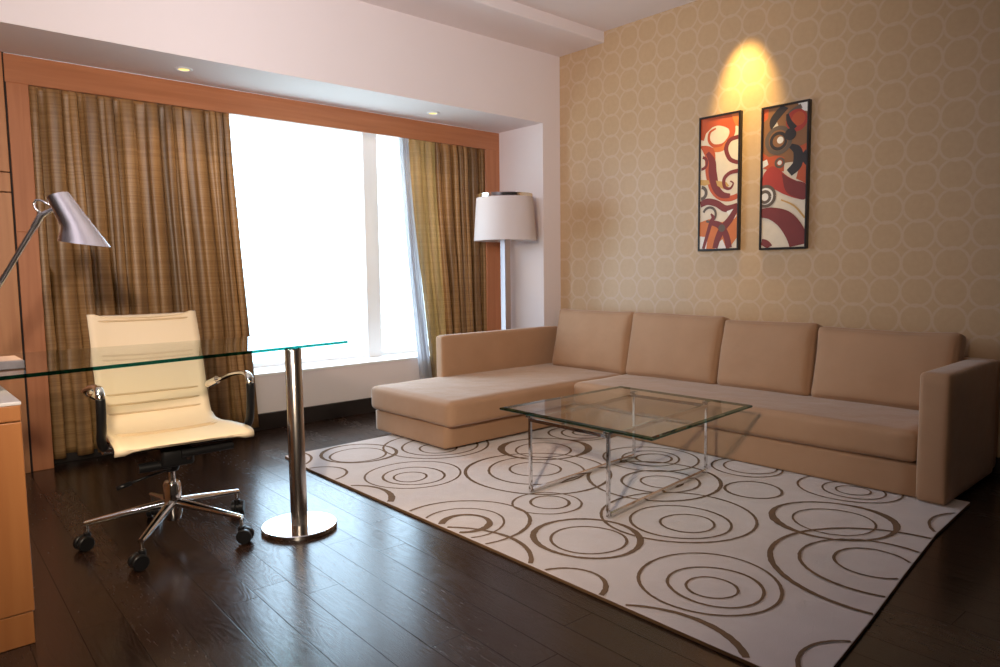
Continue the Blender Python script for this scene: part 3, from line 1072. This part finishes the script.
painting('wall_painting', 2.388, 2.688, 1.176, 2.058, 'left framed abstract with orange-red swirls on a cream ground', art_a, ART)
painting('wall_painting', 1.945, 2.247, 1.170, 2.046, 'right framed abstract with brown top and maroon arc below', art_b, ART)

# ------------------------------------------------------------------ floor lamp
LX, LY = 3.695, 4.065
fl = thing('floor_lamp', (LX, LY, 0), 'tall floor lamp with white drum shade behind the chaise back', 'lamp')
bm = bmesh.new()
lathe(bm, [(0, 0.0), (0.14, 0.0), (0.145, 0.006), (0.14, 0.016), (0, 0.018)], LX, LY, 40)
finish('lamp_base', bm, M['steel'], fl, smooth=True, sharp=40)
bm = bmesh.new()
box(bm, LX - 0.028, LX + 0.028, LY - 0.028, LY + 0.028, 0.016, 1.40, 0.003, 2)
finish('lamp_pole', bm, M['pole'], fl)
bm = bmesh.new()
lathe(bm, [(0.241, 1.292), (0.219, 1.615), (0.216, 1.615), (0.238, 1.292), (0.241, 1.292)], LX, LY, 64)
sh = finish('lamp_shade', bm, M['shade'], fl, smooth=True, sharp=40)
bm = bmesh.new()
lathe(bm, [(0.2205, 1.617), (0.219, 1.643), (0.215, 1.643), (0.216, 1.617), (0.2205, 1.617)], LX, LY, 64)
finish('shade_rim', bm, M['mirror_steel'], sh, smooth=True, sharp=40)
bm = bmesh.new()
for k in range(3):
    a = k * 2 * math.pi / 3
    tube(bm, [(LX, LY, 1.39), (LX + 0.238 * math.cos(a), LY + 0.238 * math.sin(a), 1.31)], 0.003, 6)
finish('shade_carrier', bm, M['steel'], sh)
bm = bmesh.new()
lathe(bm, [(0, 1.40), (0.018, 1.40), (0.018, 1.44), (0.03, 1.47), (0.033, 1.50), (0.02, 1.53), (0, 1.54)], LX, LY, 20)
finish('light_bulb', bm, M['white'], sh, smooth=True)

# ------------------------------------------------------------------ glass desk
dk = thing('glass_desk', (0.6, 2.85, 0), 'glass-topped desk on one round steel pedestal in front of the office chair', 'desk')
ZG0, ZG1 = 0.753, 0.765
DP = [(-0.60, 2.351), (1.527, 2.695), (1.510, 3.225), (-0.60, 3.225)]
bm = bmesh.new()
prism(bm, DP, ZG0, ZG1, 0, 1, 2, 1)
finish('glass_top', bm, [M['glass_top'], M['glass_bottom'], M['glass_edge']], dk)
BX, BY = 1.272, 2.690
bm = bmesh.new()
lathe(bm, [(0.0335, 0.020), (0.0335, ZG0 - 0.006), (0.030, ZG0), (0, ZG0)], BX, BY, 40)
finish('pedestal_leg', bm, M['steel'], dk, smooth=True, sharp=40)
bm = bmesh.new()
lathe(bm, [(0, 0.0), (0.150, 0.0), (0.152, 0.003), (0.152, 0.017), (0.149, 0.020), (0, 0.020)], BX, BY, 72)
finish('pedestal_base', bm, M['mirror_steel'], dk, smooth=True, sharp=30)
for x, y in ((-0.3, 2.55), (-0.3, 3.1), (0.08, 3.1), (0.08, 2.6)):
    bm = bmesh.new()
    lathe(bm, [(0, 0.7065), (0.022, 0.7065), (0.022, ZG0), (0, ZG0)], x, y, 20)
    finish('standoff', bm, M['steel'], dk, smooth=True, sharp=40)

# low cabinet carrying the desk's left end
cb = thing('low_cabinet', (-0.2, 2.8, 0), 'light wooden low cabinet with pale top under the desk\'s left end', 'cabinet')
bm = bmesh.new()
box(bm, -0.75, 0.293, 2.358, 3.3, 0.0, 0.095, 0.002, 1)
finish('plinth', bm, M['wood_cab'], cb)
bm = bmesh.new()
box(bm, -0.75, 0.297, 2.354, 3.3, 0.098, 0.648, 0.003, 2)
finish('cabinet_body', bm, M['wood_cab'], cb)
bm = bmesh.new()
box(bm, -0.75, 0.297, 2.354, 3.3, 0.651, 0.696, 0.003, 2)
finish('top_rail', bm, M['wood_cab'], cb)
bm = bmesh.new()
box(bm, -0.75, 0.299, 2.352, 3.3, 0.696, 0.7065, 0.003, 2)
finish('cabinet_top', bm, M['cab_top'], cb)

# flat tray on the glass
tr = thing('flat_tray', (0.1, 2.75, ZG1), 'flat silver-edged tray with pale top lying on the glass desk\'s left end', 'tray')
bm = bmesh.new()
box(bm, -0.20, 0.352, 2.64, 2.80, ZG1 + 0.001, ZG1 + 0.028, 0.003, 2)
finish('tray_rim', bm, M['tray_side'], tr)
bm = bmesh.new()
box(bm, -0.195, 0.348, 2.644, 2.796, ZG1 + 0.0275, ZG1 + 0.031, 0.002, 1)
finish('tray_pad', bm, M['tray_top'], tr)

# ------------------------------------------------------------------ desk lamp
base = Vector((0.205, 2.975, ZG1))
dl = thing('desk_lamp', base, 'silver metal desk lamp with slanted cone shade, leaning over the desk', 'lamp')
bm = bmesh.new()
lathe(bm, [(0, ZG1), (0.085, ZG1), (0.087, ZG1 + 0.004), (0.08, ZG1 + 0.016), (0.02, ZG1 + 0.024), (0.014, ZG1 + 0.04), (0, ZG1 + 0.04)], base.x, base.y, 40)
finish('lamp_base', bm, M['alu'], dl, smooth=True, sharp=40)
hi = Vector((0.449, 2.803, 1.259))
lo = Vector((0.205, 2.975, 0.79))
bm = bmesh.new()
side = Vector((0.0, 0.0, 1.0)).cross(hi - lo).normalized()
tube(bm, [lo, lo + (hi - lo) * 0.5, hi - (hi - lo) * 0.06], [0.0085, 0.0085, 0.0085], 12)
finish('lamp_arm', bm, M['alu'], dl, smooth=True, sharp=50)
kn = Vector((0.486, 2.773, 1.281))
bm = bmesh.new()
tube(bm, [hi - (hi - lo) * 0.09, hi, hi + (kn - hi) * 0.35, kn, Vector((0.503, 2.760, 1.283))], [0.010, 0.012, 0.009, 0.0085, 0.0085], 12)
finish('swivel_joint', bm, M['alu'], dl, smooth=True, sharp=50)
bm = bmesh.new()
cp = [Vector(p) for p in ((0.446, 2.806, 1.268), (0.436, 2.815, 1.281), (0.432, 2.820, 1.296), (0.438, 2.816, 1.309), (0.450, 2.806, 1.309), (0.462, 2.796, 1.301), (0.480, 2.784, 1.288))]
tube(bm, cp, 0.0042, 8)
finish('cable_loop', bm, M['alu'], dl, smooth=True)
view = Vector((0.664, 0.743, 0.0)).normalized()
def ringpts(L, R, flat=1.0, n=40):
    L, R = Vector(L), Vector(R)
    c, e1 = (L + R) / 2, (R - L) / 2
    e2 = view * e1.length * flat
    return [c + e1 * math.cos(2 * math.pi * k / n) + e2 * math.sin(2 * math.pi * k / n) for k in range(n)]
capL, capR = Vector((0.469, 2.791, 1.313)), Vector((0.520, 2.748, 1.336))
kinkL, tip, botL = Vector((0.500, 2.751, 1.215)), Vector((0.610, 2.646, 1.150)), Vector((0.491, 2.755, 1.173))
capL = capL + (capR - capL) * 0.02
sideR = lambda f: capR + (tip - capR) * f
def shade_rings(ins):
    rows = []
    for L, R, fl_ in ((capL, capR, 1.0), (capL + (kinkL - capL) * 0.5, sideR(0.27), 1.0), (kinkL, sideR(0.55), 1.0), (kinkL + (botL - kinkL) * 0.5, sideR(0.78), 0.92), (botL, tip, 0.85)):
        c = (L + R) / 2
        rows.append(ringpts(c + (L - c) * ins, c + (R - c) * ins, fl_))
    return rows
bm = bmesh.new()
outer = [[bm.verts.new(p) for p in r] for r in shade_rings(1.0)]
inner = [[bm.verts.new(p) for p in r] for r in shade_rings(0.965)]
n = 40
for rows in (outer, inner):
    for a, b in zip(rows, rows[1:]):
        for k in range(n):
            bm.faces.new((a[k], a[(k + 1) % n], b[(k + 1) % n], b[k]))
for k in range(n):
    bm.faces.new((outer[-1][k], outer[-1][(k + 1) % n], inner[-1][(k + 1) % n], inner[-1][k]))
bm.faces.new(outer[0])
lsh = finish('lamp_shade', bm, M['alu'], dl, smooth=True, sharp=35)
bm = bmesh.new()
bmesh.ops.create_icosphere(bm, subdivisions=2, radius=0.017, matrix=Matrix.Translation((0.520, 2.735, 1.255)))
finish('light_bulb', bm, M['bulb'], lsh, smooth=True)

# ------------------------------------------------------------------ office chair
oc = thing('office_chair', (0.872, 2.965, 0.0), 'cream mesh office chair on five chrome legs with castors behind the desk', 'chair', rz=math.radians(-3.5))
# local frame: the chair faces -y
prof = [(-0.232, 0.416), (-0.240, 0.426), (-0.230, 0.437), (-0.19, 0.442), (-0.10, 0.440), (0.0, 0.434), (0.09, 0.425), (0.15, 0.424), (0.195, 0.431), (0.228, 0.450), (0.250, 0.482), (0.268, 0.53), (0.292, 0.61), (0.322, 0.70), (0.355, 0.79), (0.392, 0.875), (0.398, 0.886), (0.406, 0.884)]
def spl(pts, n=6):
    out = []
    for i in range(len(pts) - 1):
        p0, p1, p2, p3 = pts[max(0, i - 1)], pts[i], pts[i + 1], pts[min(len(pts) - 1, i + 2)]
        for k in range(n):
            s = k / n
            out.append(tuple(0.5 * ((2 * b) + (-a + c) * s + (2 * a - 5 * b + 4 * c - d) * s * s + (-a + 3 * b - 3 * c + d) * s ** 3) for a, b, c, d in zip(p0, p1, p2, p3)))
    out.append(tuple(pts[-1]))
    return out
pf = spl(prof, 5)
acc = [0.0]
for a, b in zip(pf, pf[1:]):
    acc.append(acc[-1] + math.hypot(a[0] - b[0], a[1] - b[1]))
tot = acc[-1]
seams = [0.30, 0.36, 0.545, 0.585, 0.635, 0.775, 0.805, 0.965]
bm = bmesh.new()
NU = 16
rows = []
for i, (yy, zz) in enumerate(pf):
    s = acc[i] / tot
    hw = 0.247 - 0.028 * min(1, max(0, (s - 0.10) / 0.35)) - 0.004 * math.sin(s * 9)
    if s > 0.5:
        hw = 0.219 - 0.004 * (s - 0.5) + 0.0
    a, b = pf[max(0, i - 1)], pf[min(len(pf) - 1, i + 1)]
    ty, tz = b[0] - a[0], b[1] - a[1]
    l = math.hypot(ty, tz)
    ny, nz_ = -tz / l, ty / l
    row = []
    for k in range(NU + 1):
        u = -1 + 2 * k / NU
        sag = -0.010 * (1 - u * u) - 0.003
        if abs(u) > 0.82:
            sag = 0.002
        row.append(bm.verts.new((u * hw, yy + ny * sag, zz + nz_ * sag)))
    rows.append(row)
for i in range(len(rows) - 1):
    for k in range(NU):
        bm.faces.new((rows[i][k], rows[i][k + 1], rows[i + 1][k + 1], rows[i + 1][k]))
o = finish('seat_sling', bm, M['mesh'], oc, local=True, smooth=True)
md = o.modifiers.new('thickness', 'SOLIDIFY')
md.thickness = 0.009
md.offset = 0
bm = bmesh.new()
for sm in seams:
    i = min(range(len(acc)), key=lambda j: abs(acc[j] / tot - sm))
    yy, zz = pf[i]
    a, b = pf[max(0, i - 1)], pf[min(len(pf) - 1, i + 1)]
    ty, tz = b[0] - a[0], b[1] - a[1]
    l = math.hypot(ty, tz)
    ny, nz_ = -tz / l, ty / l
    hw = 0.195
    tube(bm, [(-hw + 2 * hw * k / 10, yy + ny * (0.0035 - 0.010 * (1 - (hw / 0.225 * (k / 5 - 1)) ** 2)), zz + nz_ * (0.0035 - 0.010 * (1 - (hw / 0.225 * (k / 5 - 1)) ** 2))) for k in range(11)], 0.0040, 6)
finish('cross_welt', bm, M['welt'], o, local=True, smooth=True)
for sx_ in (-1, 1):
    bm = bmesh.new()
    pts = []
    for i, (yy, zz) in enumerate(pf[3:-3]):
        s = acc[i + 3] / tot
        hw = 0.247 - 0.028 * min(1, max(0, (s - 0.10) / 0.35)) - 0.004 * math.sin(s * 9)
        if s > 0.5:
            hw = 0.219 - 0.004 * (s - 0.5)
        a, b = pf[i + 2], pf[i + 4]
        ty, tz = b[0] - a[0], b[1] - a[1]
        l = math.hypot(ty, tz)
        pts.append((sx_ * (hw - 0.012), yy + tz / l * 0.012, zz - ty / l * 0.012))
    tube(bm, pts, 0.009, 8)
    finish('side_rail', bm, M['alu'], oc, local=True, smooth=True)
    # arm loop: from the back rail forward along the top, round the corner, down to the seat
    bm = bmesh.new()
    xo = sx_ * 0.268
    path = [(sx_ * 0.222, 0.262, 0.565), (sx_ * 0.245, 0.225, 0.585), (xo, 0.19, 0.598), (xo, 0.08, 0.625), (xo, -0.04, 0.645), (xo, -0.115, 0.650), (xo, -0.150, 0.638), (xo, -0.160, 0.610)]
    path = spl(path, 5)
    tube(bm, path, 0.0155, 10, up=(0, 0, 1), flat=0.62)
    arm = finish('armrest', bm, M['chrome'], oc, local=True, smooth=True)
    arm['label'] = 'polished chrome arm loop'
    bm = bmesh.new()
    p2 = spl([(xo, -0.159, 0.615), (xo, -0.158, 0.57), (xo, -0.148, 0.51), (xo, -0.128, 0.455), (sx_ * 0.258, -0.105, 0.425), (sx_ * 0.238, -0.085, 0.412)], 5)
    tube(bm, p2, [0.0165] * len(p2), 10, up=(0, 1, 0), flat=0.75)
    finish('arm_upright', bm, M['black'], arm, local=True, smooth=True)
    bm = bmesh.new()
    tube(bm, [(sx_ * 0.222, 0.266, 0.565), (sx_ * 0.250, 0.222, 0.588)], 0.018, 12)
    finish('arm_joint', bm, M['chrome'], arm, local=True, smooth=True, sharp=40)
    bm = bmesh.new()
    tube(bm, [(sx_ * 0.205, -0.085, 0.410), (sx_ * 0.262, -0.095, 0.415)], 0.018, 12)
    finish('arm_joint', bm, M['chrome'], arm, local=True, smooth=True, sharp=40)
bm = bmesh.new()
box(bm, -0.215, 0.215, -0.11, -0.07, 0.385, 0.410, 0.006, 2)
box(bm, -0.215, 0.215, 0.10, 0.13, 0.388, 0.410, 0.006, 2)
finish('seat_bracket', bm, M['black'], oc, local=True)
QX, QY = -0.014, -0.018         # column axis
bm = bmesh.new()
box(bm, QX - 0.060, QX + 0.060, QY - 0.13, QY + 0.12, 0.318, 0.392, 0.014, 3)
tube(bm, [(QX - 0.135, QY - 0.09, 0.325), (QX - 0.02, QY - 0.09, 0.325)], 0.019, 14)
tube(bm, [(QX + 0.01, QY - 0.13, 0.368), (QX + 0.205, QY - 0.13, 0.372)], 0.017, 14)
lathe(bm, [(0, 0.275), (0.026, 0.275), (0.045, 0.318), (0, 0.318)], QX, QY, 24)
mech = finish('tilt_mechanism', bm, M['black'], oc, local=True, smooth=True, sharp=40)
bm = bmesh.new()
tube(bm, [(QX + 0.035, QY - 0.131, 0.350), (QX + 0.035, QY - 0.137, 0.350)], 0.010, 12)
finish('pivot_cap', bm, M['chrome'], mech, local=True)
bm = bmesh.new()
tube(bm, [(QX - 0.01, QY - 0.03, 0.290), (QX - 0.10, QY - 0.04, 0.275), (QX - 0.17, QY - 0.05, 0.262)], 0.0050, 8)
tube(bm, [(QX - 0.155, QY - 0.048, 0.264), (QX - 0.205, QY - 0.055, 0.255)], 0.009, 10)
finish('tilt_lever', bm, M['black'], oc, local=True, smooth=True)
bm = bmesh.new()
lathe(bm, [(0.014, 0.215), (0.014, 0.285), (0, 0.285)], QX, QY, 20)
finish('gas_column', bm, M['steel'], oc, local=True, smooth=True, sharp=40)
bm = bmesh.new()
lathe(bm, [(0, 0.072), (0.026, 0.075), (0.034, 0.10), (0.034, 0.222), (0.028, 0.232), (0, 0.232)], QX, QY, 28)
finish('base_hub', bm, M['chrome'], oc, local=True, smooth=True, sharp=40)
for k in range(5):
    a = math.radians(20.5 + 72 * k)
    ca, sa = math.cos(a), math.sin(a)
    bm = bmesh.new()
    tube(bm, [(QX + 0.022 * ca, QY + 0.022 * sa, 0.145), (QX + 0.12 * ca, QY + 0.12 * sa, 0.132), (QX + 0.23 * ca, QY + 0.23 * sa, 0.116), (QX + 0.312 * ca, QY + 0.312 * sa, 0.104)], [0.021, 0.018, 0.014, 0.011], 12, flat=0.85)
    tube(bm, [(QX + 0.305 * ca, QY + 0.305 * sa, 0.106), (QX + 0.305 * ca, QY + 0.305 * sa, 0.062)], 0.007, 10)
    leg = finish('base_leg', bm, M['chrome'], oc, local=True, smooth=True, sharp=40)
    # twin-wheel castor trailing sideways
    sw = a + (0.7, -0.5, 0.6, -0.8, 0.3)[k]
    cx, cy = QX + 0.305 * ca + 0.014 * math.cos(sw), QY + 0.305 * sa + 0.014 * math.sin(sw)
    ax = Vector((-math.sin(sw), math.cos(sw), 0))
    bm = bmesh.new()
    c = Vector((cx, cy, 0.030))
    for s0, s1 in ((-0.026, -0.006), (0.006, 0.026)):
        tube(bm, [c + ax * s0, c + ax * (s0 + 0.003), c + ax * (s1 - 0.003), c + ax * s1], [0.026, 0.0295, 0.0295, 0.026], 24)
    tube(bm, [c - ax * 0.008, c + ax * 0.008], 0.022, 16)
    lathe(bm, [(0, 0.050), (0.013, 0.050), (0.013, 0.068), (0, 0.070)], QX + 0.305 * ca, QY + 0.305 * sa, 14)
    finish('castor', bm, M['black'], leg, local=True, smooth=True, sharp=40)
